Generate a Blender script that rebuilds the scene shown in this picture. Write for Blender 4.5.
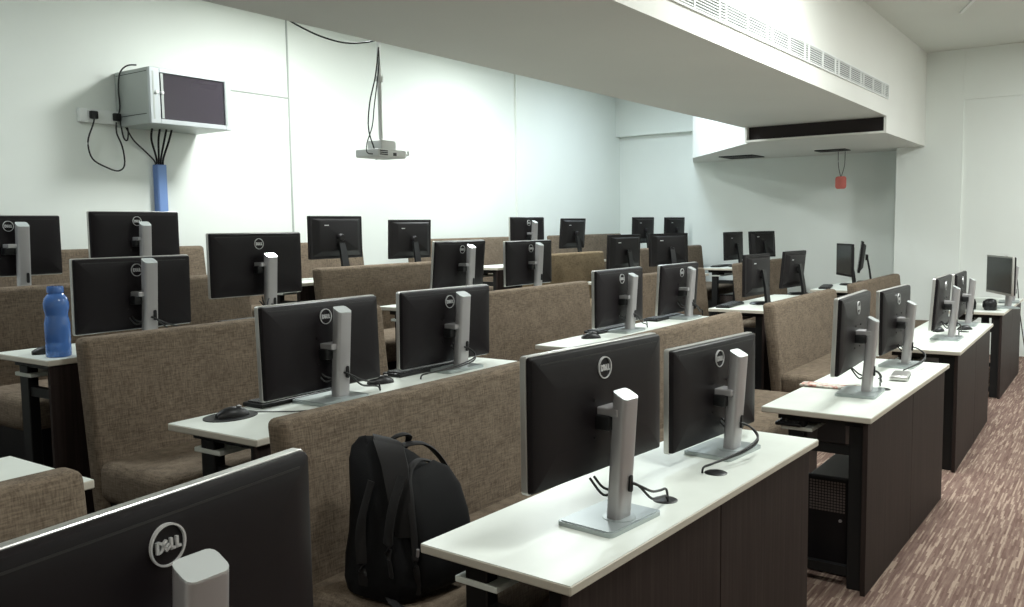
import bpy, bmesh, math, random
from mathutils import Vector, Matrix
random.seed(7)
S = bpy.context.scene
for o in list(bpy.data.objects): bpy.data.objects.remove(o)
COL = S.collection
PI = math.pi

# ------------------------------------------------------------------ camera
cam = bpy.data.objects.new('camera', bpy.data.cameras.new('camera')); COL.objects.link(cam)
cam.data.sensor_width = 36; cam.data.lens = 874.37/1024*36; cam.data.clip_start = .02; cam.data.clip_end = 100
yaw, pitch, roll, CH = .614055, -.0866177, -.0145411, 1.53696
d = Vector((math.cos(yaw)*math.cos(pitch), math.sin(yaw)*math.cos(pitch), math.sin(pitch)))
r = d.cross(Vector((0, 0, 1))).normalized(); u = r.cross(d)
r2 = r*math.cos(roll)+u*math.sin(roll); u2 = -r*math.sin(roll)+u*math.cos(roll)
m = Matrix((r2, u2, -d)).transposed().to_4x4(); m.translation = Vector((0, 0, CH))
cam.matrix_world = m
S.camera = cam
# ------------------------------------------------------------------ world, lamps, exposure
w = bpy.data.worlds.new('world'); S.world = w; w.use_nodes = True
w.node_tree.nodes['Background'].inputs[0].default_value = (.75, .85, 1, 1)
w.node_tree.nodes['Background'].inputs[1].default_value = .25
S.view_settings.view_transform = 'Standard'; S.view_settings.look = 'None'
S.view_settings.gamma = 1; S.view_settings.use_curve_mapping = False
S.view_settings.exposure = -0.16
LAMPS = [  # x, y, power, colour
    (-.9, .3, 34, (1, .97, .9)), (2.3, .35, 42, (.95, 1, .97)), (5.6, .9, 125, (.95, 1, .97)),
    (9.0, -.9, 150, (.95, 1, 1)), (5.5, -1.9, 60, (.95, 1, .97)),  # both added out of view to brighten the back wall
    (1.2, 4.7, 42, (.88, .96, 1)), (5.0, 4.8, 100, (.95, 1, .98)), (7.8, 4.9, 80, (.93, 1, 1)), (9.9, 4.65, 45, (.72, .87, 1))]  # last one added unseen behind the soffit to brighten the far walls
CEIL = 3.49

# ------------------------------------------------------------------ materials
def mat(name, col, rough=.5, metal=0, spec=None, **k):
    m = bpy.data.materials.new(name); m.use_nodes = True
    b = m.node_tree.nodes['Principled BSDF']
    b.inputs['Base Color'].default_value = (*col, 1); b.inputs['Roughness'].default_value = rough
    b.inputs['Metallic'].default_value = metal
    if spec is not None: b.inputs['Specular IOR Level'].default_value = spec
    for kk, v in k.items(): b.inputs[kk.replace('_', ' ')].default_value = v
    return m
def nodes(m): return m.node_tree.nodes, m.node_tree.links, m.node_tree.nodes['Principled BSDF']
def coords(m, scale=(1, 1, 1)):
    n, l, b = nodes(m); t = n.new('ShaderNodeTexCoord'); mp = n.new('ShaderNodeMapping')
    mp.inputs['Scale'].default_value = scale; l.new(t.outputs['Object'], mp.inputs[0]); return mp
def noise(m, scale, detail, mp, rough=.5):
    n, l, b = nodes(m); x = n.new('ShaderNodeTexNoise'); x.inputs['Scale'].default_value = scale
    x.inputs['Detail'].default_value = detail; x.inputs['Roughness'].default_value = rough
    l.new(mp.outputs[0], x.inputs['Vector']); return x
def ramp(m, src, stops):
    n, l, b = nodes(m); r = n.new('ShaderNodeValToRGB'); l.new(src, r.inputs[0])
    e = r.color_ramp.elements
    while len(e) < len(stops): e.new(.5)
    for el, (p, c) in zip(e, stops): el.position = p; el.color = (*c, 1)
    return r
def mix(m, a, b2, fac, mode='MIX'):
    n, l, b = nodes(m); x = n.new('ShaderNodeMix'); x.data_type = 'RGBA'; x.blend_type = mode
    if isinstance(fac, float): x.inputs[0].default_value = fac
    else: l.new(fac, x.inputs[0])
    for s, i in ((a, 6), (b2, 7)):
        if isinstance(s, tuple): x.inputs[i].default_value = (*s, 1)
        else: l.new(s, x.inputs[i])
    return x.outputs[2]
def bump(m, src, strength, dist=.002):
    n, l, b = nodes(m); x = n.new('ShaderNodeBump'); x.inputs['Strength'].default_value = strength
    x.inputs['Distance'].default_value = dist; l.new(src, x.inputs['Height']); l.new(x.outputs[0], b.inputs['Normal'])

def paint(name, c):
    m = mat(name, c, .75, spec=.2); mp = coords(m)
    a = noise(m, 1.1, 3, mp); r = ramp(m, a.outputs[0], [(.3, tuple(v*.965 for v in c)), (.7, c)])
    nodes(m)[1].new(r.outputs[0], nodes(m)[2].inputs['Base Color'])
    f = noise(m, 60, 3, mp); bump(m, f.outputs[0], .12, .003); return m
M_gap = mat('joint_shadow_gap', (.38, .41, .38), .8)
M_wall = paint('wall_paint', (.80, .835, .79))
M_ceil = paint('ceiling_paint', (.72, .74, .69))
M_soff = paint('soffit_paint', (.78, .78, .735))

def fabric(name, c1, c2, c3):
    m = mat(name, c2, .95, spec=.15)
    n, l, b = nodes(m)
    h = noise(m, 1, 3, coords(m, (22, 22, 210)), .6)
    v = noise(m, 1, 3, coords(m, (210, 210, 20)), .6)
    big = noise(m, 1, 4, coords(m, (9, 9, 14)), .6)
    rh = ramp(m, h.outputs[0], [(.3, c1), (.68, c3)]); rv = ramp(m, v.outputs[0], [(.3, c1), (.68, c3)])
    x = mix(m, rh.outputs[0], rv.outputs[0], .5)
    rb = ramp(m, big.outputs[0], [(.25, (.78, .77, .76)), (.75, (1.12, 1.1, 1.08))])
    y = mix(m, x, rb.outputs[0], .9, 'MULTIPLY')
    l.new(y, b.inputs['Base Color'])
    add = n.new('ShaderNodeMath'); l.new(h.outputs[0], add.inputs[0]); l.new(v.outputs[0], add.inputs[1])
    bump(m, add.outputs[0], .5, .002); return m
M_fab = fabric('bench_fabric', (.07, .052, .037), (.145, .112, .083), (.25, .20, .15))
M_fab2 = fabric('bench_fabric_warm_lit', (.09, .063, .036), (.175, .130, .082), (.28, .215, .135))  # same fabric with warm light painted in as a yellower tint

def wood(name, c1, c2, c3, axis):
    m = mat(name, c2, .55, spec=.12)
    sc = {'x': (1.5, 60, 60), 'z': (60, 60, 2)}[axis]
    a = noise(m, 1, 5, coords(m, sc), .6)
    r = ramp(m, a.outputs[0], [(.25, c1), (.5, c2), (.78, c3)])
    nodes(m)[1].new(r.outputs[0], nodes(m)[2].inputs['Base Color']); return m
M_panel = wood('dark_laminate', (.016, .011, .010), (.027, .019, .017), (.042, .031, .028), 'z')
M_top = mat('desk_laminate', (.76, .80, .74), .33, spec=.4)
mp = coords(M_top); a = noise(M_top, 7, 4, mp)
nodes(M_top)[1].new(ramp(M_top, a.outputs[0], [(.3, (.72, .76, .70)), (.7, (.78, .82, .76))]).outputs[0], nodes(M_top)[2].inputs['Base Color'])
M_edge = mat('desk_edge_banding', (.56, .52, .44), .5)

def carpet(name):
    m = mat(name, (.2, .12, .1), .95, spec=.1); n, l, b = nodes(m)
    br = n.new('ShaderNodeTexBrick'); l.new(coords(m).outputs[0], br.inputs['Vector'])
    br.offset = .37; br.offset_frequency = 2; br.squash = 1
    for k, v in (('Scale', 1.), ('Mortar Size', 0.), ('Bias', 0.), ('Brick Width', .15), ('Row Height', .008)): br.inputs[k].default_value = v
    br.inputs['Color1'].default_value = (0, 0, 0, 1); br.inputs['Color2'].default_value = (1, 1, 1, 1)
    a = noise(m, 1, 3, coords(m, (7, 70, 1)), .6)
    s = n.new('ShaderNodeMath'); s.operation = 'MULTIPLY_ADD'; l.new(br.outputs[0], s.inputs[0]); s.inputs[1].default_value = .55; l.new(a.outputs[0], s.inputs[2])
    r = ramp(m, s.outputs[0], [(.30, (.105, .062, .050)), (.62, (.16, .103, .085)), (.90, (.20, .138, .112)), (1.0, (.32, .24, .19))])
    l.new(r.outputs[0], b.inputs['Base Color'])
    bump(m, s.outputs[0], .4, .003); return m
M_carpet = carpet('striped_carpet')
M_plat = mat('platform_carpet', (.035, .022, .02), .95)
M_black = mat('black_plastic', (.007, .007, .0075), .4, spec=.35)
M_shell = mat('monitor_back_plastic', (.0075, .0055, .0066), .42, spec=.18)
a = noise(M_shell, 900, 2, coords(M_shell)); bump(M_shell, a.outputs[0], .15, .0005)
M_grey = mat('grey_black_plastic', (.011, .0095, .010), .45, spec=.2)
M_screen = mat('dark_screen', (.035, .037, .036), .22)
M_silver = mat('silver_plastic', (.40, .385, .39), .36, .5)
M_cap = mat('silver_cap_lit', (.72, .76, .77), .22, .5)  # column top painted brighter and bluish for the light it reflects
M_bezel = mat('satin_bezel', (.52, .51, .49), .3, .7)
M_base = mat('brushed_silver_base', (.40, .44, .44), .36, .55)
M_logo = mat('logo_silver', (.62, .62, .62), .3, .3)
M_metal = mat('black_metal', (.01, .01, .01), .5, .3)
M_cable = mat('cable_rubber', (.012, .012, .012), .5)
M_white = mat('white_plastic', (.78, .8, .78), .4)
M_rack = mat('rack_grey_steel', (.42, .45, .43), .4, .2)
M_rackf = mat('rack_frame_steel', (.55, .58, .60), .35, .3)
M_glass = mat('tinted_door_glass', (.05, .04, .055), .08, Alpha=.80)
M_blue = mat('blue_trunking', (.14, .24, .52), .45)
M_duct = mat('dark_duct', (.018, .012, .012), .8)
M_key = mat('key_plastic', (.03, .03, .031), .5)
M_bag = mat('bag_nylon', (.0045, .0045, .005), .8, spec=.2)
a = noise(M_bag, 1, 3, coords(M_bag, (250, 250, 250))); bump(M_bag, a.outputs[0], .4, .002)
M_bag2 = mat('bag_front_fabric', (.007, .007, .0075), .8, spec=.2)
M_strap = mat('bag_webbing', (.014, .013, .013), .7, spec=.25)
M_red = mat('red_tag', (.62, .16, .13), .6)
M_bottle = mat('blue_bottle_plastic', (.10, .24, .62), .12, Transmission_Weight=.35, Alpha=1.0)
M_teal = mat('teal_bottle_plastic', (.05, .28, .30), .2)
M_light = bpy.data.materials.new('lamp_diffuser'); M_light.use_nodes = True
bb = M_light.node_tree.nodes['Principled BSDF']; bb.inputs['Emission Color'].default_value = (1, 1, .97, 1); bb.inputs['Emission Strength'].default_value = 3

# ------------------------------------------------------------------ mesh helpers
class MB:
    def __init__(s): s.bm = bmesh.new(); s.mats = []
    def mi(s, m):
        if m is None: return 0
        if m not in s.mats: s.mats.append(m)
        return s.mats.index(m)
    def _fin(s, vs, mt, M=None):
        if M is not None: bmesh.ops.transform(s.bm, matrix=M, verts=vs)
        i = s.mi(mt)
        for f in {f for v in vs for f in v.link_faces}: f.material_index = i
        return vs
    def box(s, x0, x1, y0, y1, z0, z1, bev=0, seg=2, mt=None, M=None, edges=None):
        t = bmesh.new(); bmesh.ops.create_cube(t, size=1)
        bmesh.ops.transform(t, matrix=Matrix.Translation(((x0+x1)/2, (y0+y1)/2, (z0+z1)/2)) @ Matrix.Diagonal((x1-x0, y1-y0, z1-z0, 1)), verts=t.verts)
        if bev:
            es = t.edges[:]
            if edges == 'z': es = [e for e in es if abs(e.verts[0].co.z-e.verts[1].co.z) > 1e-5]
            bmesh.ops.bevel(t, geom=es, offset=bev, segments=seg, profile=.5, affect='EDGES')
        s.merge(t, mt, M)
    def merge(s, t, mt=None, M=None):
        if M is not None: bmesh.ops.transform(t, matrix=M, verts=t.verts)
        i = s.mi(mt); mp = {}
        for v in t.verts: mp[v] = s.bm.verts.new(v.co)
        for f in t.faces:
            try: nf = s.bm.faces.new([mp[v] for v in f.verts]); nf.material_index = i
            except ValueError: pass
        t.free()
    def loft(s, rings, mt=None, M=None, cap=True):
        t = bmesh.new(); R = [[t.verts.new(p) for p in r] for r in rings]; n = len(R[0])
        for a, b in zip(R, R[1:]):
            for i in range(n): t.faces.new((a[i], a[(i+1) % n], b[(i+1) % n], b[i]))
        if cap: t.faces.new(R[0][::-1]); t.faces.new(R[-1])
        bmesh.ops.recalc_face_normals(t, faces=t.faces); s.merge(t, mt, M)
    def lathe(s, prof, n=24, mt=None, M=None):
        rings = [[(rr*math.cos(2*PI*i/n), rr*math.sin(2*PI*i/n), z) for i in range(n)] for rr, z in prof]
        s.loft(rings, mt, M)
    def tube(s, pts, r, n=7, mt=None, M=None, flat=None):
        P = [Vector(p) for p in smooth(pts)]; rings = []; up = Vector((0, 0, 1))
        for i, p in enumerate(P):
            t = (P[min(i+1, len(P)-1)]-P[max(i-1, 0)]).normalized()
            a = t.cross(up)
            if a.length < .05: a = t.cross(Vector((0, 1, 0)))
            a.normalize(); b = a.cross(t); ra, rb = (r, r) if flat is None else flat
            rings.append([p+a*ra*math.cos(2*PI*k/n)+b*rb*math.sin(2*PI*k/n) for k in range(n)])
        s.loft(rings, mt, M)
    def prism(s, poly, z0, z1, mt=None, M=None):
        s.loft([[(x, y, z0) for x, y in poly], [(x, y, z1) for x, y in poly]], mt, M)
    def build(s, name, m=None, parent=None, loc=(0, 0, 0), sm=False, rot=None):
        if not s.mats or (m and m not in s.mats):
            s.mats = [m]+s.mats if m else s.mats
        bmesh.ops.recalc_face_normals(s.bm, faces=s.bm.faces)
        me = bpy.data.meshes.new(name); s.bm.to_mesh(me); s.bm.free()
        for x in s.mats: me.materials.append(x)
        if sm:
            for p in me.polygons: p.use_smooth = True
            try: me.set_sharp_from_angle(angle=math.radians(sm if sm is not True else 40))
            except Exception: pass
        o = bpy.data.objects.new(name, me); COL.objects.link(o); o.location = loc
        if rot: o.rotation_euler = rot
        if parent: o.parent = parent
        return o
def smooth(pts, k=5):
    P = [Vector(p) for p in pts]
    if len(P) < 3: return P
    out = []
    for i in range(len(P)-1):
        a, b, c, d = P[max(i-1, 0)], P[i], P[i+1], P[min(i+2, len(P)-1)]
        for j in range(k):
            t = j/k
            out.append(.5*((2*b)+(-a+c)*t+(2*a-5*b+4*c-d)*t*t+(-a+3*b-3*c+d)*t**3))
    return out+[P[-1]]
def rrect(w, h, rad, y, cz=0, n=4, inset=0):   # rounded rectangle in the xz plane
    w2, h2 = w/2-inset, h/2-inset; rad = max(rad-inset*.5, .002); out = []
    for cx, cy, a0 in ((w2-rad, h2-rad, 0), (-w2+rad, h2-rad, PI/2), (-w2+rad, -h2+rad, PI), (w2-rad, -h2+rad, 1.5*PI)):
        for i in range(n+1):
            a = a0+PI/2*i/n; out.append((cx+rad*math.cos(a), y, cz+cy+rad*math.sin(a)))
    return out
def empty(name, loc=(0, 0, 0), rz=0, label=None, cat=None, group=None):
    o = bpy.data.objects.new(name, None); COL.objects.link(o); o.empty_display_size = .1
    o.location = loc; o.rotation_euler = (0, 0, rz); tag(o, label, cat, group); return o
def tag(o, label=None, cat=None, group=None, kind=None):
    if label: o['label'] = label
    if cat: o['category'] = cat
    if group: o['group'] = group
    if kind: o['kind'] = kind
    return o
def kids(o): return [c for c in bpy.data.objects if c.parent == o]
def copy_tree(o, parent=None):
    c = o.copy(); COL.objects.link(c); c.parent = parent
    for ch in kids(o): copy_tree(ch, c)
    return c
def struct(mb, name, m): return tag(mb.build(name, m), kind='structure')
def B(*a, **k):
    s = MB(); s.box(*a, **k); return s

# ------------------------------------------------------------------ room
XA, XB, YL, XN, YR = 11.75, 11.3, 6.3, -3.0, -3.2
struct(B(XN, XA, YR, YL, -.1, 0), 'floor', M_carpet)
struct(B(XN, XA+.1, YR-.1, YL+.1, CEIL, CEIL+.1), 'ceiling', M_ceil)
s = MB(); s.box(XN, 9.05, YL, YL+.1, 0, CEIL); s.box(9.05, XA, YL-.03, YL+.1, 0, CEIL); struct(s, 'wall_left', M_wall)
s = MB(); s.box(XA, XA+.1, 2.3, YL-.03, 0, CEIL); s.box(XA-.13, XA, 2.3, YL-.03, 2.85, CEIL)
s.box(XB, XA+.1, 1.6, 2.31, 0, CEIL); s.box(XB+.03, XA+.1, YR, 1.6, 0, CEIL); s.box(XB+.012, XA, YR, 1.6, 2.92, CEIL)
struct(s, 'wall_back', M_wall)
struct(B(XN, XB+.03, YR-.1, YR, 0, CEIL), 'wall_right', M_wall)
struct(B(XN-.1, XN, YR, YL, 0, CEIL), 'wall_near', M_wall)
# panel joints on the left wall, their shade painted as thin grey strips
s = MB(); s.box(5.447, 5.463, YL-.006, YL, .4, CEIL); struct(s, 'trim_1', M_gap)
s = MB(); s.box(4.1, 5.447, YL-.006, YL, 2.732, 2.744); struct(s, 'trim_2', M_gap)
# stepped platforms
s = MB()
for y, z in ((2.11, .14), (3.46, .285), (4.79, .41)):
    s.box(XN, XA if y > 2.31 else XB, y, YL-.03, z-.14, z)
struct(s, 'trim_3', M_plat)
# soffit along the room
YS, YS2, ZS = 2.0, 3.475, 2.582
struct(B(XN, 9.3995, YS, YS2, ZS, CEIL), 'trim_4', M_soff)
# lower bulkhead at the end of the soffit
ZB = 2.418
poly = [(9.40, YS), (XB, YS), (XB, 2.31), (XA-.0, 2.31), (XA, 5.1), (10.95, 4.76), (9.40, 3.44)]
s = MB(); s.prism(poly, ZB, CEIL)
s.box(9.3, 9.3995, YS, 3.44, ZB, ZB+.022); s.box(9.3, 9.3995, YS, YS+.025, ZB+.022, ZS-.0005); s.box(9.3, 9.3995, 3.42, 3.44, ZB+.022, ZS-.0005)
struct(s, 'trim_5', M_soff)
tag(B(9.37, 9.398, YS+.026, 3.419, ZB+.023, ZS-.001).build('duct_opening', M_duct), 'long dark brown duct opening under the end of the soffit', 'duct opening')
def hatch(x0, x1, y0, y1, lab):
    e = empty('ceiling_hatch', ((x0+x1)/2, (y0+y1)/2, ZB-.012), 0, lab, 'hatch', None)
    hx, hy = (x1-x0)/2, (y1-y0)/2
    s = MB(); 
    for a in ((-hx, hx, -hy, -hy+.02), (-hx, hx, hy-.02, hy), (-hx, -hx+.02, -hy, hy), (hx-.02, hx, -hy, hy)): s.box(*a, 0, .012)
    s.build('frame', M_grey, e)
    B(-hx+.02, hx-.02, -hy+.02, hy-.02, .004, .012).build('opening', M_duct, e)
hatch(10.9, 11.15, 2.80, 3.16, 'dark square hatch under the bulkhead with the red tag hanging from it')
hatch(10.95, 11.4, 3.95, 4.4, 'dark square hatch under the bulkhead near its slanted left corner')
# linear air grille on the soffit side
e = empty('air_grille', (0, YS, 2.76), 0, 'long white slatted air grille along the side of the ceiling soffit', 'air grille')
s = MB(); sl = MB(); bk = MB()
x0, x1, h = 3.4, 9.33, .125
def gz(x): return (x-5.3)*.0085   # the strip hangs a touch out of level
L = x1-x0
T = Matrix.Rotation(-math.atan(.0085), 4, 'Y')
s.box(x0, x1, -.012, 0, -h/2-.008, -h/2+.004); s.box(x0, x1, -.012, 0, h/2-.004, h/2+.008)
xs = x0; k = 0
while xs < x1-.01:
    s.box(xs, xs+.022, -.013, 0, -h/2, h/2); xs += (.36, .36, .10)[k % 3] if k % 3 == 2 else .36; k += 1
s.box(x1-.02, x1, -.013, 0, -h/2, h/2)
for i in range(7):
    z = -h/2+.015+i*.0165; sl.box(x0, x1, -.010, -.002, z-.0035, z+.0035)
bk.box(x0, x1, -.0015, 0, -h/2, h/2)
for q, nm, mm in ((s, 'frame', M_white), (sl, 'slats', M_white), (bk, 'backing', mat('grille_shadow', (.10, .12, .115), .8))):
    o = q.build(nm, mm, e)
e.rotation_euler = (0, -math.atan(.0085), 0); e.location = (0, YS-.001, 2.738)
# thin white strip added on the ceiling, no known fitting
tag(B(-.35, .35, -.015, .015, -.012, 0).build('ceiling_strip', M_white, None, (9.0, 1.25, CEIL), rot=(0, 0, .35)), 'short thin strip across the ceiling at top right', 'ceiling_strip')
# small dark dome on the back wall
s = MB(); s.lathe([(.0, 0), (.045, 0), (.045, .02), (.034, .045), (.012, .058), (0, .06)], 18)
tag(s.build('wall_sensor', M_black, None, (XB+.012, .93, 3.44), rot=(0, -PI/2, 0), sm=True), 'small round black sensor high on the back wall at the right', 'sensor')

# lamps: some inferred from the light, some added unseen to brighten
for i, (x, y, p, c) in enumerate(LAMPS):
    e = empty('ceiling_or_fill_light', (x, y, CEIL), 0, 'unseen square ceiling light panel', 'ceiling light', 'square ceiling light panels')
    s = MB()
    for a in ((-.3, .3, -.3, -.28), (-.3, .3, .28, .3), (-.3, -.28, -.28, .28), (.28, .3, -.28, .28)): s.box(*a, -.03, 0)
    s.build('frame', M_white, e); B(-.28, .28, -.28, .28, -.02, -.005).build('diffuser', M_light, e)
    ld = bpy.data.lights.new('lamp', 'AREA'); ld.shape = 'SQUARE'; ld.size = .5; ld.energy = p; ld.color = c; ld.spread = PI
    lo = bpy.data.objects.new('lamp', ld); COL.objects.link(lo); lo.parent = e; lo.location = (0, 0, -.04)

# ------------------------------------------------------------------ desks
def make_desk(x, y, dz, L, rz, label, W=.465, front=True, towers=()):
    e = empty('desk', (x, y, dz-.75), rz, label, 'desk', None)
    s = MB(); s.box(0, L, 0, W, .726, .7497, .003, 1, M_edge); s.box(.002, L-.002, .002, W-.002, .745, .7502, 0, 1, M_top)
    s.build('desk_top', None, e)
    hp = L/2
    for a, b in ((.012, hp-.002), (hp+.002, L-.06)):
        B(a, b, .014, .034, .0 if front else .2, .725, .001, 1).build('modesty_panel', M_panel, e)
    for xx in (.055, L-.125):
        B(xx, xx+.045, .035, .10, 0, .7, .003, 1).build('leg', M_metal, e)
        B(xx, xx+.045, .285, .355, 0, .7, .003, 1).build('leg', M_metal, e)
        B(xx+.005, xx+.04, .03, .40, .695, .725).build('top_bar', M_metal, e)
        for z in (.57, .05): B(xx+.008, xx+.037, .101, .284, z, z+.04).build('crossbar', M_metal, e)
    s = MB(); s.box(.05, L-.06, .25, .385, .652, .668, .002, 1)
    t = s.build('keyboard_tray', M_top, e)
    for xx in (.16, L-.2): B(xx, xx+.02, .25, .38, .668, .7).build('rail', M_metal, t)
    B(.12, L-.14, .036, .075, .60, .64).build('cable_channel', M_metal, e)
    for fx in (.41, .62):
        s = MB(); s.lathe([(0, .7500), (.036, .7500), (.036, .7515), (.032, .7535), (.012, .7525), (0, .7525)], 20)
        s.build('cable_grommet', M_black, e, (L*fx, .12, 0), sm=True)
    return e
DESKS = [
 (-.55, .99, .75, 1.62, -.04, 'front row desk at the bottom left under the nearest monitor'),
 (1.586, .972, .75, 1.62, -.046, 'long white desk in the foreground with dark laminate front panels'),
 (3.66, .82, .75, 1.65, -.022, 'white aisle desk holding the newspaper, second in the front row'),
 (5.83, .803, .75, 1.74, .012, 'white aisle desk third in the front row with two edge-on monitors'),
 (8.49, .845, .75, 1.65, .0, 'farthest aisle desk beside the back wall, dark panels in shade'),
 (-.52, 2.21, .89, 1.73, .0, 'white desk end cut off at the lower left behind a fabric bench'),
 (1.724, 2.195, .89, 1.74, .02, 'white desk behind the bench with the backpack, mouse on its left corner'),
 (3.98, 2.20, .89, 1.86, .0, 'white desk behind the two big foreground monitors, mouse on its left'),
 (6.39, 2.19, .89, 1.55, .0, 'second row desk with dark end and two black plastic monitors'),
 (8.66, 2.08, .89, 1.6, .0, 'far second row desk against the back wall with a loose keyboard'),
 (1.752, 3.497, 1.035, 1.8, .0, 'white desk with the blue water bottle on its corner'),
 (4.15, 3.55, 1.035, 1.9, .0, 'third row desk in the middle under two silver-stand monitors'),
 (6.85, 3.55, 1.035, 1.75, .0, 'third row desk under two large dark monitors side by side'),
 (9.6, 3.6, 1.035, 1.65, .0, 'third row desk near the back wall with dark open end'),
 (1.85, 4.86, 1.16, 1.8, .0, 'top row desk at the far left under two silver-stand monitors'),
 (4.25, 4.86, 1.16, 1.9, .0, 'top row desk below the wall cabinet side, two black plastic monitors'),
 (6.67, 4.86, 1.16, 2.1, .0, 'top row desk whose white end shows between two fabric benches'),
 (9.6, 4.86, 1.16, 1.85, .0, 'top row desk in the far corner with the teal bottle'),
]
for t in DESKS: make_desk(*t[:5], t[5], W=.455, front=True)

# computer towers under desk ends
def make_tower():
    e = empty('computer_tower')
    s = MB(); s.box(0, .42, 0, .175, .012, .43, .006, 2); s.build('case', M_black, e)
    s = MB(); s.box(-.022, 0, .0, .175, .012, .44, .008, 2); s.build('front_panel', M_grey, e)
    s = MB()
    for i in range(11):
        for j in range(12): s.box(-.0245, -.021, .012+j*.0128, .021+j*.0128, .285+i*.0125, .293+i*.0125)
    s.build('mesh_grille', mat('mesh_grille_grey', (.14, .11, .10), .5, .3), e)
    s = MB(); s.lathe([(0, 0), (.007, 0), (.007, .004), (0, .004)], 14); s.build('power_button', M_silver, e, (-.022, .03, .25), rot=(0, -PI/2, 0))
    return e
tw = make_tower()
TW = [(3.85, .945, 0, 'black computer tower with mesh front under the newspaper desk'),
      (6.0, .93, 0, 'black computer tower in the dark end of the third aisle desk'),
      (6.58, 2.33, .14, 'black computer tower under the second row desk with dark end'),
      (1.98, 3.63, .285, 'black computer tower under the blue bottle desk'),
      (9.78, 3.73, .285, 'black computer tower under the third row desk near the back wall')]
for i, (x, y, z, l) in enumerate(TW):
    c = tw if i == 0 else copy_tree(tw)
    c.location = (x, y, z); tag(c, l, 'computer', 'computer towers under the desks')

# ------------------------------------------------------------------ benches
def make_bench(x0, x1, ytop, z, label, fm=M_fab, h=.985, rz=0):
    L = x1-x0; e = empty('bench', (x0, ytop-.52, z), rz, label, 'bench')
    yj = .46    # where the seat meets the back
    s = MB(); s.box(.03, L-.03, .04, yj+.05, 0, .34); s.build('seat_base', M_black, e)
    s = MB(); s.box(0, L, 0, yj+.03, .33, .50, .045, 4); s.build('seat_cushion', fm, e, sm=60)
    s = MB(); s.box(0, L, -.045, .045, .16, h, .026, 4)
    for v in s.bm.verts: v.co.y += yj+.055+(v.co.z-.5)*.11
    b = s.build('backrest', fm, e, sm=60)
    return e
BR = [(1.985, 0), (3.34, .14), (4.66, .285), (6.0, .43)]
BENCH = [
 (0, -.5, 1.07, 'fabric bench back in the bottom left corner of the picture'),
 (0, 1.66, 3.03, 'brown fabric bench with the black backpack on its seat'),
 (0, 3.72, 5.37, 'brown fabric bench seen behind and between the two foreground monitors'),
 (0, 5.97, 7.56, 'brown fabric bench right behind the newspaper desk'),
 (0, 8.2, 10.05, 'brown fabric bench beside the back wall behind the third aisle desk'),
 (1, 1.82, 3.51, 'large brown fabric bench at left beside the blue bottle desk'),
 (1, 4.0, 5.77, 'brown fabric bench in the middle directly above the left foreground monitor'),
 (1, 6.3, 8.0, 'brown bench end right behind the two monitors of the mouse desk'),
 (1, 8.9, 10.4, 'brown bench back behind the two black plastic monitors at right centre'),
 (2, 1.95, 3.66, 'brown fabric bench at the far left behind the blue bottle'),
 (2, 4.26, 5.98, 'brown fabric bench below two black monitors at left centre'),
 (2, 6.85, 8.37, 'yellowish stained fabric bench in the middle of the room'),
 (2, 9.2, 11.05, 'brown bench whose end shows right of the two dark middle monitors'),
 (3, 2.45, 4.29, 'bench against the left wall behind the monitor below the blue trunking'),
 (3, 4.5, 6.05, 'bench against the left wall behind the black monitor with round hinge'),
 (3, 6.75, 8.62, 'bench against the left wall in the middle, right of the small black monitor'),
 (3, 9.42, 11.3, 'bench against the left wall in the far corner of the room'),
]
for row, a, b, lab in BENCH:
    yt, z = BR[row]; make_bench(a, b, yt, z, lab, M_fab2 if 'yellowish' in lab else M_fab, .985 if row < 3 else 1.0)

# ------------------------------------------------------------------ monitors
def letters(s, y0, y1, sc):
    # D E L L drawn with bars, x to the right as seen from -y
    def bar(xa, za, xb, zb, w, M=None):
        dx, dz = xb-xa, zb-za; l = math.hypot(dx, dz); nx, nz = -dz/l*w/2, dx/l*w/2
        q = [(xa+nx, za+nz), (xb+nx, zb+nz), (xb-nx, zb-nz), (xa-nx, za-nz)]
        q = [(x*sc, z*sc) for x, z in q]
        s.loft([[(x, y0, z) for x, z in q], [(x, y1, z) for x, z in q]])
    w = .16; h = .34
    # D
    x = -.74; bar(x, -h, x, h, w)
    P = [(x+.02+.36*math.sin(PI*i/8), h*.86*math.cos(PI*i/8)) for i in range(9)]
    for (a, b), (c, d) in zip(P, P[1:]): bar(a, b, c, d, w)
    # tilted E
    def rot(px, pz, a=.6, cx=-.13, cz=0):
        return cx+px*math.cos(a)-pz*math.sin(a), cz+px*math.sin(a)+pz*math.cos(a)
    for q in (((-.17, -.27), (-.17, .27)), ((-.2, .23), (.2, .23)), ((-.2, 0), (.17, 0)), ((-.2, -.23), (.2, -.23))):
        bar(*rot(*q[0]), *rot(*q[1]), .13)
    for x in (.22, .62):
        bar(x, -h, x, h, w); bar(x-.08, -h+.07, x+.26, -h+.07, w*.9)
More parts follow.
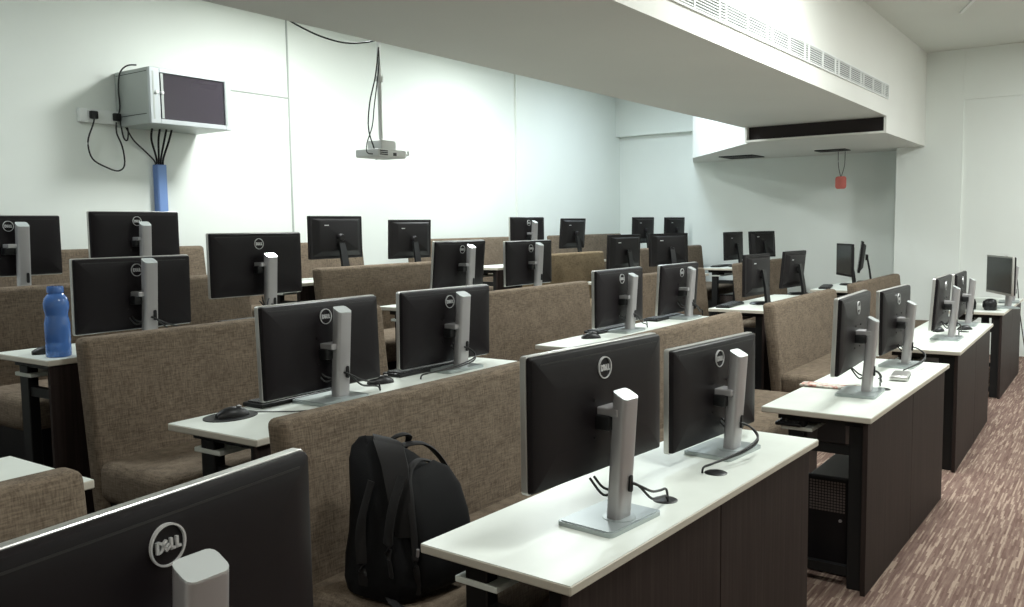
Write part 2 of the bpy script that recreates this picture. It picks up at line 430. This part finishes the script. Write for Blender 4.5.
def make_dell():
    e = empty('monitor')
    s = MB(); s.box(-.122, .122, -.088, .088, .0, .011, .014, 3, edges='z'); s.box(-.116, .116, -.082, .082, .010, .0135, .012, 3, edges='z')
    b = s.build('base', M_base, e, sm=30)
    s = MB(); s.lathe([(0, .0134), (.045, .0134), (.045, .0150), (.043, .0155), (0, .0155)], 24, M=Matrix.Translation((0, -.03, 0))); s.build('swivel_disc', M_base, b, sm=30)
    # column: rounded, leaning back, slanted top
    def ring(z, wz=0):   # cross-section at height z
        o = []
        for px, py in [(p[0], p[2]) for p in rrect(.068, .042, .012, 0, n=3)]:
            o.append((px, -.028-.075*(z-.015)+py, z+(py+.021)*.5*wz))
        return o
    s = MB(); s.loft([ring(.015), ring(.10), ring(.20), ring(.334, 1)]); c = s.build('column', M_silver, e, sm=35)
    s = MB(); s.loft([ring(.3342, 1), ring(.3376, 1)]); s.build('column_cap', M_cap, c, sm=35)
    s = MB(); s.loft([rrect(.014, .046, .0064, -.0605, .107, 5), rrect(.014, .046, .0064, -.046, .107, 5)]); s.build('cable_hole', M_black, c, (.012, -.001, 0))
    s = MB(); s.box(-.036, .036, -.05, .024, .128, .150, .004, 2); a = s.build('arm', M_silver, e, (0, 0, .172))
    s = MB(); s.box(-.045, .045, -.03, .03, .09, .130, .006, 2); s.build('tilt_hinge', M_black, a, sm=30)
    # panel, its top at z=0.345 plus the stand height
    W, H = .60, .345; cz = H/2
    s = MB(); s.loft([rrect(W, H, .009, .056, cz), rrect(W, H, .009, .040, cz), rrect(W, H, .009, .0385, cz, inset=.0015)]); p = s.build('panel', M_bezel, e, sm=30)
    s = MB()
    s.loft([rrect(W, H, .009, .0386, cz, inset=.003), rrect(W, H, .009, .030, cz, inset=.0035), rrect(W, H, .010, .0235, cz, inset=.007),
            rrect(W, H, .012, .0205, cz, inset=.014), rrect(W, H, .02, .0165, cz, inset=.045), rrect(W, H, .03, .014, cz, inset=.09)])
    s.build('back_shell', M_shell, p, sm=25)
    B(-.268, .268, .0185, .024, H-.0245, H-.021).build('groove', M_cable, p)
    s = MB(); s.loft([rrect(W-.03, H-.036, .003, .0562, cz+.003), rrect(W-.03, H-.036, .003, .0572, cz+.003)]); s.build('screen', M_screen, p)
    s = MB(); n = 40; R0, R1 = .0295, .0268
    rg = [[(rr*math.cos(2*PI*i/n), yy, rr*math.sin(2*PI*i/n)) for i in range(n)] for rr, yy in ((R1, .02), (R0, .02), (R0, .0115), (R1, .0115), (R1, .02))]
    s.loft(rg, cap=False); letters(s, .02, .0115, .0238)
    s.build('logo', M_logo, p, (0, 0, H-.062))
    s = MB()
    for i in range(4): s.lathe([(0, 0), (.004, 0), (.004, .003), (0, .003)], 10, M=Matrix.Translation(((-.05, .05)[i % 2], .0125, cz-.02+(-.05, .05)[i//2])) @ Matrix.Rotation(PI/2, 4, 'X'))
    s.build('screws', M_grey, p)
    return e
def make_black():
    e = empty('monitor')
    s = MB(); s.lathe([(0, 0), (.115, 0), (.115, .006), (.10, .014), (0, .018)], 32, M=Matrix.Diagonal((1, .78, 1, 1))); s.build('base', M_black, e, (0, .0, 0), sm=30)
    # leaning neck
    def nr(z, y, w, t): return [(x, y+yy, z) for x, yy in ((-w, -t), (w, -t), (w, t), (-w, t))]
    s = MB(); s.loft([nr(.012, -.055, .035, .011), nr(.12, -.040, .031, .010), nr(.23, -.018, .028, .010), nr(.26, -.012, .026, .008)]); n = s.build('neck', M_black, e)
    s = MB(); s.lathe([(0, 0), (.03, 0), (.03, .02), (.022, .03), (0, .03)], 20, M=Matrix.Translation((0, .005, .235)) @ Matrix.Rotation(PI/2, 4, 'X')); s.build('hinge', M_grey, e, sm=30)
    W, H = .50, .315; cz = H/2
    s = MB(); s.loft([rrect(W, H, .006, .056, cz), rrect(W, H, .006, .034, cz), rrect(W, H, .006, .031, cz, inset=.004)]); p = s.build('panel', M_grey, e, sm=30)
    s = MB(); s.loft([rrect(W, H, .008, .0315, cz, inset=.02), rrect(W*.74, H*.74, .01, .008, cz+.01), rrect(W*.70, H*.68, .01, .004, cz+.01)]); s.build('back_shell', M_grey, p, sm=20)
    s = MB(); s.loft([rrect(W-.036, H-.04, .002, .0562, cz+.003), rrect(W-.036, H-.04, .002, .057, cz+.003)]); s.build('screen', M_screen, p)
    s = MB(); s.box(-.14, -.10, .0025, .005, cz+.085, cz+.092); s.build('badge', M_logo, p)
    return e
DL, BK = make_dell(), make_black()
DZ = [.7502, .8902, 1.0352, 1.1602]
MON = [  # type, row, x, panel y, top above desk, yaw, tilt, label, cables
 ('d', 0, .677, 1.078, .426, 0, 0, 'nearest monitor, seen from behind and cut off by the bottom left corner', 0),
 ('d', 0, 2.026, 1.153, .474, -.10, 0, 'large silver-stand monitor seen from behind, left on the foreground desk', 1),
 ('d', 0, 2.869, 1.169, .386, -.104, 0, 'silver-stand monitor lowered, right on the foreground desk', 2),
 ('d', 0, 4.181, 1.028, .458, .03, .03, 'silver-stand monitor beside the newspaper on the aisle desk', 1),
 ('d', 0, 5.127, 1.043, .428, -.036, 0, 'silver-stand monitor behind the small silver box on the aisle desk', 2),
 ('d', 0, 6.449, 1.015, .419, .017, .06, 'nearer silver-stand monitor on the third aisle desk', 1),
 ('d', 0, 7.38, 1.04, .40, .03, 0, 'farther silver-stand monitor on the third aisle desk', 0),
 ('d', 0, 8.97, .93, .47, .45, 0, 'far monitor with its grey screen turned toward the camera by the back wall', 0),
 ('d', 0, 9.62, .96, .44, .10, 0, 'edge-on monitor on the farthest aisle desk, mostly hidden behind another', 0),
 ('d', 1, 2.301, 2.517, .382, .012, -.03, 'silver-stand monitor behind the backpack bench, left of the pair', 1),
 ('d', 1, 3.113, 2.57, .373, -.061, .02, 'silver-stand monitor behind the backpack bench, right of the pair', 2),
 ('d', 1, 4.782, 2.566, .385, -.007, 0, 'silver-stand monitor left of the pair behind the foreground monitors', 1),
 ('d', 1, 5.652, 2.561, .378, -.013, .06, 'silver-stand monitor right of the pair behind the foreground monitors', 1),
 ('k', 1, 6.95, 2.46, .396, -.06, .0, 'black plastic monitor on the second row desk, left one beside the fabric bench', 0),
 ('k', 1, 8.05, 2.50, .385, -.08, .10, 'black plastic monitor on the second row desk, right one beside the fabric bench', 0),
 ('k', 1, 9.43, 2.40, .42, .55, 0, 'small far monitor turned so its screen faces the camera, loose keyboard before it', 0),
 ('k', 1, 9.95, 2.36, .43, .25, .12, 'far black monitor seen edge-on with its leaning neck at right', 0),
 ('d', 2, 2.349, 3.842, .39, .015, .02, 'silver-stand monitor just right of the blue bottle', 1),
 ('d', 2, 3.122, 3.912, .495, -.036, 0, 'tall silver-stand monitor at left with the cables dangling behind a bench', 2),
 ('d', 2, 5.015, 4.0, .41, .018, .10, 'left of two silver-stand monitors in the middle of the third row', 0),
 ('d', 2, 5.667, 3.832, .40, -.037, 0, 'right of two silver-stand monitors in the middle of the third row', 0),
 ('k', 2, 7.43, 3.92, .409, -.153, .04, 'left of two broad dark monitors side by side in the third row', 0),
 ('k', 2, 8.305, 3.871, .411, -.44, -.03, 'right of two broad dark monitors side by side in the third row', 0),
 ('k', 2, 10.069, 3.854, .405, -.06, -.03, 'narrower left monitor of the far third row pair near the back wall', 0),
 ('k', 2, 11.078, 3.859, .404, -.33, -.07, 'wider right monitor of the far third row pair near the back wall', 0),
 ('d', 3, 2.40, 5.163, .487, -.014, 0, 'silver-stand monitor cut off by the left edge of the picture', 0),
 ('d', 3, 3.174, 5.148, .513, -.031, 0, 'silver-stand monitor in the top row below the blue trunking', 0),
 ('k', 3, 4.87, 5.12, .475, .02, .0, 'black plastic monitor with round hinge in the top row at left centre', 0),
 ('k', 3, 5.738, 5.116, .445, -.062, .04, 'black plastic monitor below the ceiling projector', 0),
 ('d', 3, 7.594, 5.149, .485, -.022, 0, 'small far silver-stand monitor in the top row', 0),
 ('k', 3, 8.474, 5.114, .455, -.016, .08, 'leaning black monitor above the bench tinted yellowish', 0),
 ('k', 3, 10.28, 5.147, .472, -.092, .03, 'black monitor left of the teal bottle in the far corner', 0),
 ('k', 3, 11.236, 5.146, .472, -.12, .03, 'black monitor right of the teal bottle in the far corner', 0),
]
first = {'d': DL, 'k': BK}; used = set()
for ty, row, x, py, zt, yw, tilt, lab, cb in MON:
    c = first[ty] if ty not in used else copy_tree(first[ty]); used.add(ty)
    c.location = (x+.04*math.sin(yw), py-.04*math.cos(yw), DZ[row]+.0004); c.rotation_euler = (0, 0, yw)
    tag(c, lab, 'monitor')
    if 'round hinge' in lab: c.scale = (1.14, 1.1, 1.06)
    if 'left one beside' in lab: c.scale = (1.0, 1, 1.06)
    H = .345 if ty == 'd' else .315
    if ty == 'k': zt -= .015
    for ch in kids(c):
        k = ch.name.split('.')[0]
        if k == 'panel': ch.location = (0, 0, zt-H); ch.rotation_euler = (tilt, 0, 0); ch.location.y = tilt*.25
        if k == 'panel' and 'nearest' in lab: ch.rotation_euler.z = .116; ch.location.x = -.003
        if k == 'column': ch.location.x = (0, .022, .025, .015)[row]+.012*('lowered' in lab)+.03*('left edge' in lab)
        if k == 'column': ch.scale.z = (1, 1, 1.07, 1.25)[row]
        if k == 'arm': ch.location = (0, 0, zt-H+.172-.139)
        if k == 'hinge': ch.location = (0, 0, zt-H+.155-.235)
    if cb:
        # cables: from the panel through the hole in the column to the grommet on the desk
        gx, gy = ((.225, -.045), (-.30, -.085))[cb-1]
        for j in range(2):
            o1 = .02*j
            if cb == 1: P = [(-.05+o1, .03, .12), (-.03, .0, .075+o1), (.0, -.02, .085), (.014, -.045, .105), (.03, -.07, .10), (.09, -.075, .07-.02*j), (gx-.045, gy-.01*j, .045-.015*j), (gx-.01, gy, .04-.02*j), (gx, gy, .003)]
            else: P = [(.0+o1, .03, .12), (.02, .0, .08+o1), (.014, -.02, .09), (.014, -.05, .105), (.03, -.09, .09), (.01, -.125, .055+.01*j), (-.09, -.125, .035+.008*j), (gx+.05, gy-.012, .026), (gx+.01, gy, .02), (gx, gy, .003)]
            s = MB(); s.tube(P, .0036)
            s.build('cable', M_cable, c, sm=60)
for e, t in ((DL, 'd'), (BK, 'k')): assert t in used

# ------------------------------------------------------------------ keyboards and mice
def make_kb():
    e = empty('keyboard')
    s = MB(); s.box(-.22, .22, -.068, .068, 0, .016, .005, 2); s.build('body', M_black, e, sm=30)
    s = MB()
    for rr in range(5):
        for k in range(22):
            s.box(-.208+k*.019, -.192+k*.019, -.055+rr*.021, -.038+rr*.021, .016, .022)
    s.build('keys', M_key, e); return e
def make_mouse():
    e = empty('mouse')
    rings = []
    for i in range(9):
        t = i/8; y = -.055+.11*t; hh = .034*math.sin(PI*(.08+.84*t))**.6; ww = .030*math.sin(PI*(.1+.8*t))**.5
        rings.append([(ww*math.cos(a), y, max(0, hh*math.sin(a))) for a in [PI*k/10 for k in range(11)]])
    s = MB(); s.loft(rings); s.build('body', M_black, e, sm=50)
    s = MB(); s.tube([(-.002, -.032, .031), (-.002, -.024, .034), (-.002, -.016, .034)], .004, flat=(.005, .003)); s.build('scroll_wheel', M_silver, e)
    return e
KB, MO = make_kb(), make_mouse()
KBS = [(2.26, 2.62, 1, .02, 'black keyboard left on the desk behind the backpack bench'),
       (3.02, 2.622, 1, -.03, 'black keyboard right on the desk behind the backpack bench'),
       (4.78, 2.63, 1, 0, 'black keyboard left on the desk behind the foreground monitors'),
       (5.56, 2.63, 1, .02, 'black keyboard right on the desk behind the foreground monitors'),
       (6.68, 2.58, 1, .1, 'black keyboard at the left of the second row black monitors'),
       (8.98, 2.47, 1, .2, 'loose black keyboard on the far desk against the back wall'),
       (3.05, 3.86, 2, 0, 'black keyboard under the tall monitor with dangling cables'),
       (10.0, 3.97, 2, .0, 'black keyboard on the far third row desk near the back wall'),
       (7.55, 1.18, 0, .1, 'black keyboard behind the edge-on monitors of the third aisle desk')]
for i, (x, y, row, a, l) in enumerate(KBS):
    c = KB if i == 0 else copy_tree(KB); c.location = (x, y, DZ[row]+.0145*('dangling' in l)); c.scale = (1, .8, 1); c.rotation_euler = (0, 0, a); tag(c, l, 'keyboard')
MOS = [(1.90, 2.545, 1, 1.3, 'black mouse on the left corner of the desk behind the backpack bench'),
       (2.66, 2.56, 1, 1.2, 'black mouse between the two keyboards behind the backpack bench'),
       (4.38, 2.53, 1, .9, 'black mouse behind the top edge of the left foreground monitor'),
       (1.86, 3.72, 2, 1.2, 'black mouse beside the blue bottle'),
       (7.05, .95, 0, .9, 'dark mouse on the third aisle desk'),
       (6.85, 1.09, 0, 1.3, 'second dark mouse on the third aisle desk, further in')]
for i, (x, y, row, a, l) in enumerate(MOS):
    c = MO if i == 0 else copy_tree(MO); c.location = (x, y, DZ[row]+.0035 if i in (0,) else DZ[row]); c.rotation_euler = (0, 0, a); tag(c, l, 'mouse')
s = MB(); s.lathe([(0, 0), (.10, 0), (.10, .003), (0, .003)], 32, M=Matrix.Diagonal((1, .78, 1, 1)))
tag(s.build('mouse_pad', M_black, None, (1.90, 2.555, DZ[1])), 'black oval mouse pad on the left corner of the desk behind the backpack bench', 'mouse pad')
# loose mouse cable across the desk edge
s = MB(); s.tube([(1.96, 2.50, DZ[1]+.012), (2.08, 2.40, DZ[1]+.004), (2.2, 2.36, DZ[1]+.004), (2.3, 2.42, DZ[1]+.004), (2.32, 2.55, DZ[1]+.006)], .0022)
tag(s.build('mouse_cable', M_cable, None), 'thin black cable looping over the desk edge under the left monitor', 'cable')
# foot stand lying flat behind the bench
tag(B(-.05, .05, -.035, .035, 0, .01, .004, 2).build('phone', M_black, None, (2.16, 2.33, DZ[1])), 'small flat dark device on the desk edge behind the backpack bench', 'device')

# blue bottle
s = MB(); s.lathe([(0, 0), (.034, 0), (.038, .004), (.038, .05), (.036, .058), (.038, .066), (.038, .14), (.0335, .165), (.0335, .175), (.038, .20), (.038, .222), (.034, .242), (.024, .258), (.0205, .262), (.0205, .266)], 32)
e = empty('water_bottle', (1.845, 3.59, DZ[2]), 0, 'blue plastic water bottle standing on the desk corner', 'bottle'); e.scale = (1.28, 1.28, 1)
s.build('body', M_bottle, e, sm=60)
s = MB(); s.lathe([(0, .264), (.025, .264), (.025, .285), (.023, .29), (0, .29)], 24); s.build('cap', M_bottle, e, sm=40)
s = MB(); s.lathe([(0, 0), (.033, 0), (.035, .004), (.035, .14), (.028, .165), (.014, .18), (.014, .20), (0, .20)], 20)
e = empty('water_bottle', (10.82, 5.1, DZ[3]+.0), 0, 'small teal bottle between the two far corner monitors', 'bottle')
s.build('body', M_teal, e, sm=60)
s = MB(); s.lathe([(0, .2), (.016, .2), (.016, .235), (0, .235)], 16); s.build('cap', M_teal, e)

# keyboard pulled out on the tray of the aisle desk
c = copy_tree(KB); c.location = (3.92, 1.17, .6685); c.rotation_euler = (0, 0, 0); tag(c, 'black keyboard on the tray under the newspaper desk', 'keyboard')
# newspaper strip on the aisle desk
def newspaper():
    m = mat('newspaper_print', (.7, .66, .6), .8); n, l, b = nodes(m)
    mp = coords(m, (60, 60, 1)); no = noise(m, 1, 2, mp)
    big = noise(m, 1, 1, coords(m, (18, 18, 1)))
    a = ramp(m, no.outputs[0], [(.40, (.12, .10, .09)), (.56, (.66, .62, .56))])
    c = ramp(m, big.outputs[0], [(.36, (.80, .77, .70)), (.44, (.60, .20, .15)), (.50, (.82, .79, .72))])
    l.new(mix(m, c.outputs[0], a.outputs[0], .55, 'MULTIPLY'), b.inputs['Base Color']); return m
s = MB()
rg = []
for i in range(7):
    t = i/6; z = .002+.0025*math.sin(t*9)
    rg.append([(-.15+.30*t, -.05, z), (-.15+.30*t, .05, z+.002), (-.15+.30*t, .05, z+.009), (-.15+.30*t, -.05, z+.007)])
s.loft(rg)
tag(s.build('newspaper', newspaper(), None, (4.275, 1.13, DZ[0]), rot=(0, 0, 1.62+.0)), 'folded newspaper with red and black print lying on the aisle desk', 'newspaper')
e = empty('power_bank', (4.685, .915, DZ[0]), .1, 'flat rounded silver box lying in front of a monitor base on the aisle desk', 'box')
s = MB(); s.box(-.095, .095, -.042, .042, 0, .028, .013, 4); s.build('body', M_bezel, e, sm=40)
B(-.075, .075, -.0425, -.041, .010, .016).build('seam', M_grey, e)
# black speaker, and the same shape added as a stand base
def spk(x, y, l):
    e = empty('round_desk_item', (x, y, DZ[0]), 2.9, l, 'speaker')
    s = MB(); s.lathe([(0, 0), (.045, 0), (.052, .01), (.053, .06), (.044, .09), (.02, .102), (0, .103)], 24); s.build('body', M_black, e, sm=50)
    s = MB(); s.lathe([(0, 0), (.032, 0), (.032, .005), (0, .005)], 20, M=Matrix.Translation((0, -.049, .05)) @ Matrix.Rotation(PI/2, 4, 'X')); s.build('cone', M_grey, e)
spk(8.72, 1.14, 'rounded black desk speaker left on the farthest aisle desk')
spk(8.70, .975, 'rounded black shape added as the stand base below the screen facing the camera')
# wall side cables by the farthest aisle desk
s = MB(); s.tube([(9.60, .93, .95), (9.7, .92, 1.02), (10.0, .90, .98), (10.19, .90, .85), (10.24, .88, .6), (10.25, .80, .1), (10.2, .74, .012), (9.9, .70, .008)], .005)
tag(s.build('power_cable', M_cable, None), 'thin cable trailing off the farthest aisle desk to the floor', 'cable')
# cables dangling behind the tall monitor
s = MB()
for k in range(2): s.tube([(3.10+.05*k, 3.85, 1.18), (3.02, 3.70, 1.10+.03*k), (3.08, 3.62, 1.055), (3.2, 3.6, 1.05), (3.28, 3.66, 1.045)], .004)
tag(s.build('loose_cables', M_cable, None), 'dark loose cables hanging under the tall monitor at left', 'cable')

# ------------------------------------------------------------------ backpack on the bench seat
e = empty('backpack', (1.85, 1.70, .502), -.06, 'black backpack leaning on the brown fabric bench seat', 'backpack'); e.scale = (.78, 1, .93)
def sring(cx, cy, z, w, dp, p=3.0, n=32, wv=1):
    o = []
    for i in range(n):
        a = 2*PI*i/n; c, s_ = math.cos(a), math.sin(a)
        x = w*math.copysign(abs(c)**(2/p), c); y = dp*math.copysign(abs(s_)**(2/p), s_)
        wob = 1+wv*(.025*math.sin(3*a+z*14)+.016*math.sin(7*a+z*37)+.01*math.sin(11*a-z*60))
        o.append((cx+x*wob, cy+y*wob, z+.012*math.sin(a*2+z*9)*(z > .02)))
    return o
prof = [(-.03, .0, 0, .13, .085), (-.035, -.005, .014, .175, .125), (-.03, -.005, .06, .185, .138), (-.02, .0, .12, .182, .136), (-.01, .01, .18, .175, .13),
        (-.005, .02, .24, .166, .122), (-.002, .035, .30, .155, .112), (-.006, .055, .35, .138, .098), (-.014, .075, .39, .115, .08), (-.028, .092, .425, .08, .058), (-.04, .105, .447, .038, .03), (-.042, .108, .452, .01, .01)]
s = MB(); s.loft([sring(cx, cy, z, w_, dp) for cx, cy, z, w_, dp in prof])
s.build('body', M_bag, e, sm=70)
pr2 = [(.03, -.118, .02, .10, .028), (.03, -.128, .045, .135, .036), (.03, -.128, .13, .140, .038), (.03, -.115, .22, .136, .036), (.03, -.092, .30, .128, .034), (.03, -.066, .355, .108, .03), (.03, -.045, .38, .06, .02)]
s = MB(); s.loft([sring(cx, cy, z, w_, dp, 4, wv=.5) for cx, cy, z, w_, dp in pr2]); s.build('front_pocket', M_bag2, e, sm=70)
s = MB(); s.tube([(-.112, -.135, .03), (-.125, -.142, .12), (-.118, -.13, .22), (-.105, -.11, .31), (-.06, -.07, .375), (.02, -.05, .40), (.10, -.06, .375)], .006, flat=(.012, .005)); s.build('zip', M_strap, e, sm=60)
s = MB(); s.loft([[(-.15, -.085, .20), (-.12, -.135, .205), (-.11, -.13, .215), (-.14, -.08, .21)], [(-.15, -.06, .30), (-.11, -.115, .31), (-.10, -.10, .315), (-.13, -.05, .31)],
  [(-.12, -.01, .40), (-.08, -.085, .395), (-.06, -.07, .40), (-.09, 0, .41)], [(-.075, .06, .462), (-.02, -.02, .445), (-.01, -.01, .45), (-.06, .07, .468)], [(-.03, .10, .462), (.03, .05, .445), (.035, .06, .448), (-.02, .11, .466)]])
s.build('top_flap', M_strap, e, sm=60)
s = MB(); s.tube([(.02, .085, .425), (.03, .06, .452), (.07, .05, .458), (.11, .06, .44), (.12, .085, .40)], .01, flat=(.012, .006)); s.build('carry_handle', M_strap, e, sm=60)
s = MB(); s.tube([(.06, .06, .42), (.14, .03, .42), (.205, .01, .37), (.25, -.01, .29), (.275, -.02, .20), (.285, -.03, .11), (.26, -.05, .03), (.20, -.06, .018), (.15, -.06, .02)], .02, flat=(.022, .006)); s.build('shoulder_strap', M_strap, e, sm=60)
s = MB(); s.tube([(-.17, -.06, .05), (-.19, -.10, .02), (-.19, -.16, .008), (-.185, -.205, .002), (-.185, -.232, -.008), (-.185, -.236, -.07)], .01, flat=(.016, .003)); s.build('strap_end', M_strap, e, sm=60)
for pts in ([(-.13, -.10, .385), (-.18, -.10, .30), (-.205, -.10, .20), (-.20, -.105, .10)], [(-.16, .0, .36), (-.20, .01, .24), (-.215, .0, .12), (-.21, .0, .05)]):
    s = MB(); s.tube(pts, .012, flat=(.018, .006)); s.build('side_strap', M_strap, e, sm=60)
s = MB(); s.tube([(-.130, -.152, .155), (-.132, -.156, .178)], .005); s.build('zip_pull', M_silver, e)

# ------------------------------------------------------------------ network cabinet on the left wall
e = empty('network_cabinet', (3.775, 5.85, 2.335), 0, 'grey steel network cabinet with dark glass door mounted high on the wall', 'cabinet')
W, D, H = .70, .445, .405
s = MB(); s.box(0, W, .02, D, 0, H, .004, 1); s.build('case', M_rack, e)
s = MB(); s.box(0, .08, -.006, .02, 0, H, .003, 1); s.box(W-.055, W, -.006, .02, 0, H, .003, 1); s.box(.08, W-.055, -.006, .02, 0, .035, .003, 1); s.box(.08, W-.055, -.006, .02, H-.035, H, .003, 1)
dr = s.build('door', M_rackf, e)
B(.08, W-.055, .006, .012, .035, H-.035).build('glass', M_glass, dr)
s = MB()
s.box(.088, .108, -.0075, -.0055, .04, H-.04); s.box(W-.05, W-.035, -.0075, -.0055, .03, H-.03); s.box(.02, .032, -.0075, -.0055, .03, H-.03); s.build('door_trim', M_rack, dr)
for q in (.05, .095):
    s = MB(); s.lathe([(0, 0), (.014, 0), (.012, .012), (0, .014)], 16, M=Matrix.Translation((q, -.006, .225)) @ Matrix.Rotation(PI/2, 4, 'X')); s.build('lock', M_white, dr, sm=40)
s = MB(); s.box(.12, .58, .014, .018, .06, .30); s.box(.36, .57, .008, .0135, .30, .335); s.build('network_switch', M_black, e)
s = MB(); s.box(-.003, 0, .05, D-.03, .07, .074); s.box(-.002, .0, .03, D-.02, H-.03, H-.026); s.build('side_seam', M_grey, e)
# trunking
e = empty('cable_trunking', (4.10, 6.26, .9), 0, 'blue plastic cable trunking running down the wall below the network cabinet', 'trunking')
s = MB(); s.box(-.042, .042, -.02, .04, 0, 1.17, .003, 1); s.build('duct', M_blue, e)
s = MB(); s.box(-.034, .034, -.024, -.02, 0, 1.165); s.build('cover', mat('blue_cover', (.18, .30, .60), .4), e)
for k, (xa, xb) in enumerate(((3.98, 4.07), (4.04, 4.09), (4.09, 4.11), (4.13, 4.13))):
    s = MB(); s.tube([(xa, 6.16-.01*k, 2.335), (xa+.003, 6.18, 2.25), (xb, 6.26, 2.12), (xb, 6.268, 2.04)], .008)
    tag(s.build('network_cable', M_grey, None, sm=60), 'dark cable from the cabinet bottom into the blue trunking', 'cable', 'cables between cabinet and trunking')
# socket board with two plugs
e = empty('socket_board', (3.63, YL, 2.40), 0, 'white socket board on the wall left of the network cabinet', 'socket')
s = MB(); s.box(-.16, .20, -.04, 0, -.05, .05, .006, 2); s.build('backing_box', M_white, e, sm=30)
for q in (-.06, .13):
    s = MB(); s.box(q-.05, q+.045, -.044, -.04, -.04, .04, .002, 1); s.build('faceplate', M_white, e)
def plug(x, pts, l):
    e = empty('power_plug', (x, YL-.044, 2.405), 0, l, 'plug')
    s = MB(); s.box(-.028, .028, -.035, 0, -.03, .028, .008, 2); s.build('body', M_black, e, sm=30)
    s = MB(); s.tube(pts, .006); s.build('cord', M_cable, e, sm=60)
plug(3.565, [(0, -.03, -.02), (-.02, -.03, -.08), (-.06, -.025, -.20), (-.03, -.02, -.32), (.08, -.02, -.38), (.17, -.02, -.40), (.22, -.02, -.35), (.21, -.02, -.22), (.17, -.02, -.12), (.165, -.03, -.04)], 'black plug with a long drooping cord, left on the socket board')
plug(3.745, [(0, -.03, .0), (.02, -.03, .08), (.01, -.04, .20), (.015, -.06, .32), (.05, -.10, .375), (.09, -.16, .38)], 'black plug beside the network cabinet with cord rising to its top')
s = MB(); s.tube([(3.77, 6.24, 2.38), (3.79, 6.24, 2.26), (3.82, 6.24, 2.24), (3.83, 6.24, 2.32), (3.80, 6.24, 2.38)], .006)
s.tube([(3.80, 6.24, 2.36), (3.88, 6.26, 2.25), (3.98, 6.27, 2.17), (4.055, 6.268, 2.1), (4.062, 6.268, 2.06)], .006)
tag(s.build('earth_cable', M_cable, None, sm=60), 'dark looped cable from the socket board to the blue trunking', 'cable')

# ------------------------------------------------------------------ projector
px_, py_, pz_ = 3.82, 3.62, 1.955
e = empty('projector', (px_, py_, pz_), .05, 'white ceiling projector hanging on a thin white pole', 'projector')
s = MB(); s.box(-.17, .17, -.12, .12, 0, .062, .012, 3); s.box(-.08, .10, -.08, .08, .055, .14, .02, 2); s.build('body', M_white, e, sm=30)
s = MB()
for i in range(6):
    for j in range(3): s.box(-.155+i*.016, -.143+i*.016, -.1235, -.119, .014+j*.014, .022+j*.014)
s.build('vent', M_grey, e)
s = MB(); s.lathe([(0, 0), (.03, 0), (.03, .02), (.024, .022), (0, .022)], 20, M=Matrix.Translation((.1, .12, .03)) @ Matrix.Rotation(-PI/2, 4, 'X')); s.build('lens', M_black, e)
s = MB(); s.box(.005, .04, -.125, -.119, .012, .036); s.build('port', M_black, e)
s = MB(); s.tube([(.16, -.11, .03), (.19, -.12, .03), (.19, -.12, .06)], .008); s.build('safety_hook', M_white, e)
s = MB(); s.box(-.05, .07, -.05, .05, .09, .105, .004, 1); s.lathe([(0, .105), (.016, .105), (.016, CEIL-pz_), (0, CEIL-pz_)], 14); s.lathe([(0, .60), (.03, .60), (.03, .64), (0, .64)], 14)
s.build('mounting_pole', M_white, e, sm=40)
s = MB()
s.tube([(-.02, -.02, .86), (-.035, -.02, .78), (-.07, -.02, .62), (-.13, -.01, .42), (-.165, -.02, .22), (-.15, -.06, .06)], .0055)
s.tube([(-.02, -.02, .84), (-.02, -.02, .74), (-.05, -.02, .58), (-.09, -.02, .40), (-.12, -.02, .24), (-.20, -.03, .10), (-.21, -.04, .03), (-.165, -.06, .02)], .0045)
s.build('cable', M_cable, e, sm=60)
s = MB(); s.tube([(3.02, 3.49, 2.60), (3.10, 3.50, 2.58), (3.28, 3.52, 2.555), (3.48, 3.54, 2.555), (3.66, 3.56, 2.59), (3.76, 3.58, 2.62)], .0045)
tag(s.build('hanging_cable', M_grey, None, sm=60), 'grey cable sagging along the soffit edge toward the projector pole', 'cable')

for ch in kids(e):
    if ch.name.startswith('cable'): ch.name = 'projector_cable'
e.scale = (.74, .74, .74); CZ = (CEIL-pz_)/.74
for ch in kids(e):
    if ch.name.startswith('mounting_pole'):
        for v in ch.data.vertices:
            if v.co.z > 1.4: v.co.z = CZ-.001
# red tag hanging from the hatch
e = empty('hanging_tag', (10.98, 2.865, 2.02), 0, 'pinkish red tag hanging on two thin cords below the bulkhead', 'tag')
s = MB(); s.tube([(0, .035, .37), (0, .03, .2), (0, .0, .06)], .004); s.tube([(0, -.045, .37), (0, -.04, .2), (0, -.0, .06)], .004); s.build('cord', M_cable, e)
s = MB(); s.loft([rrect(.06, .13, .02, -.010, 0), rrect(.13, .15, .03, 0, 0), rrect(.05, .12, .02, .012, .01)], M=Matrix.Rotation(PI/2, 4, 'Z')); s.build('tag', M_red, e, sm=50)
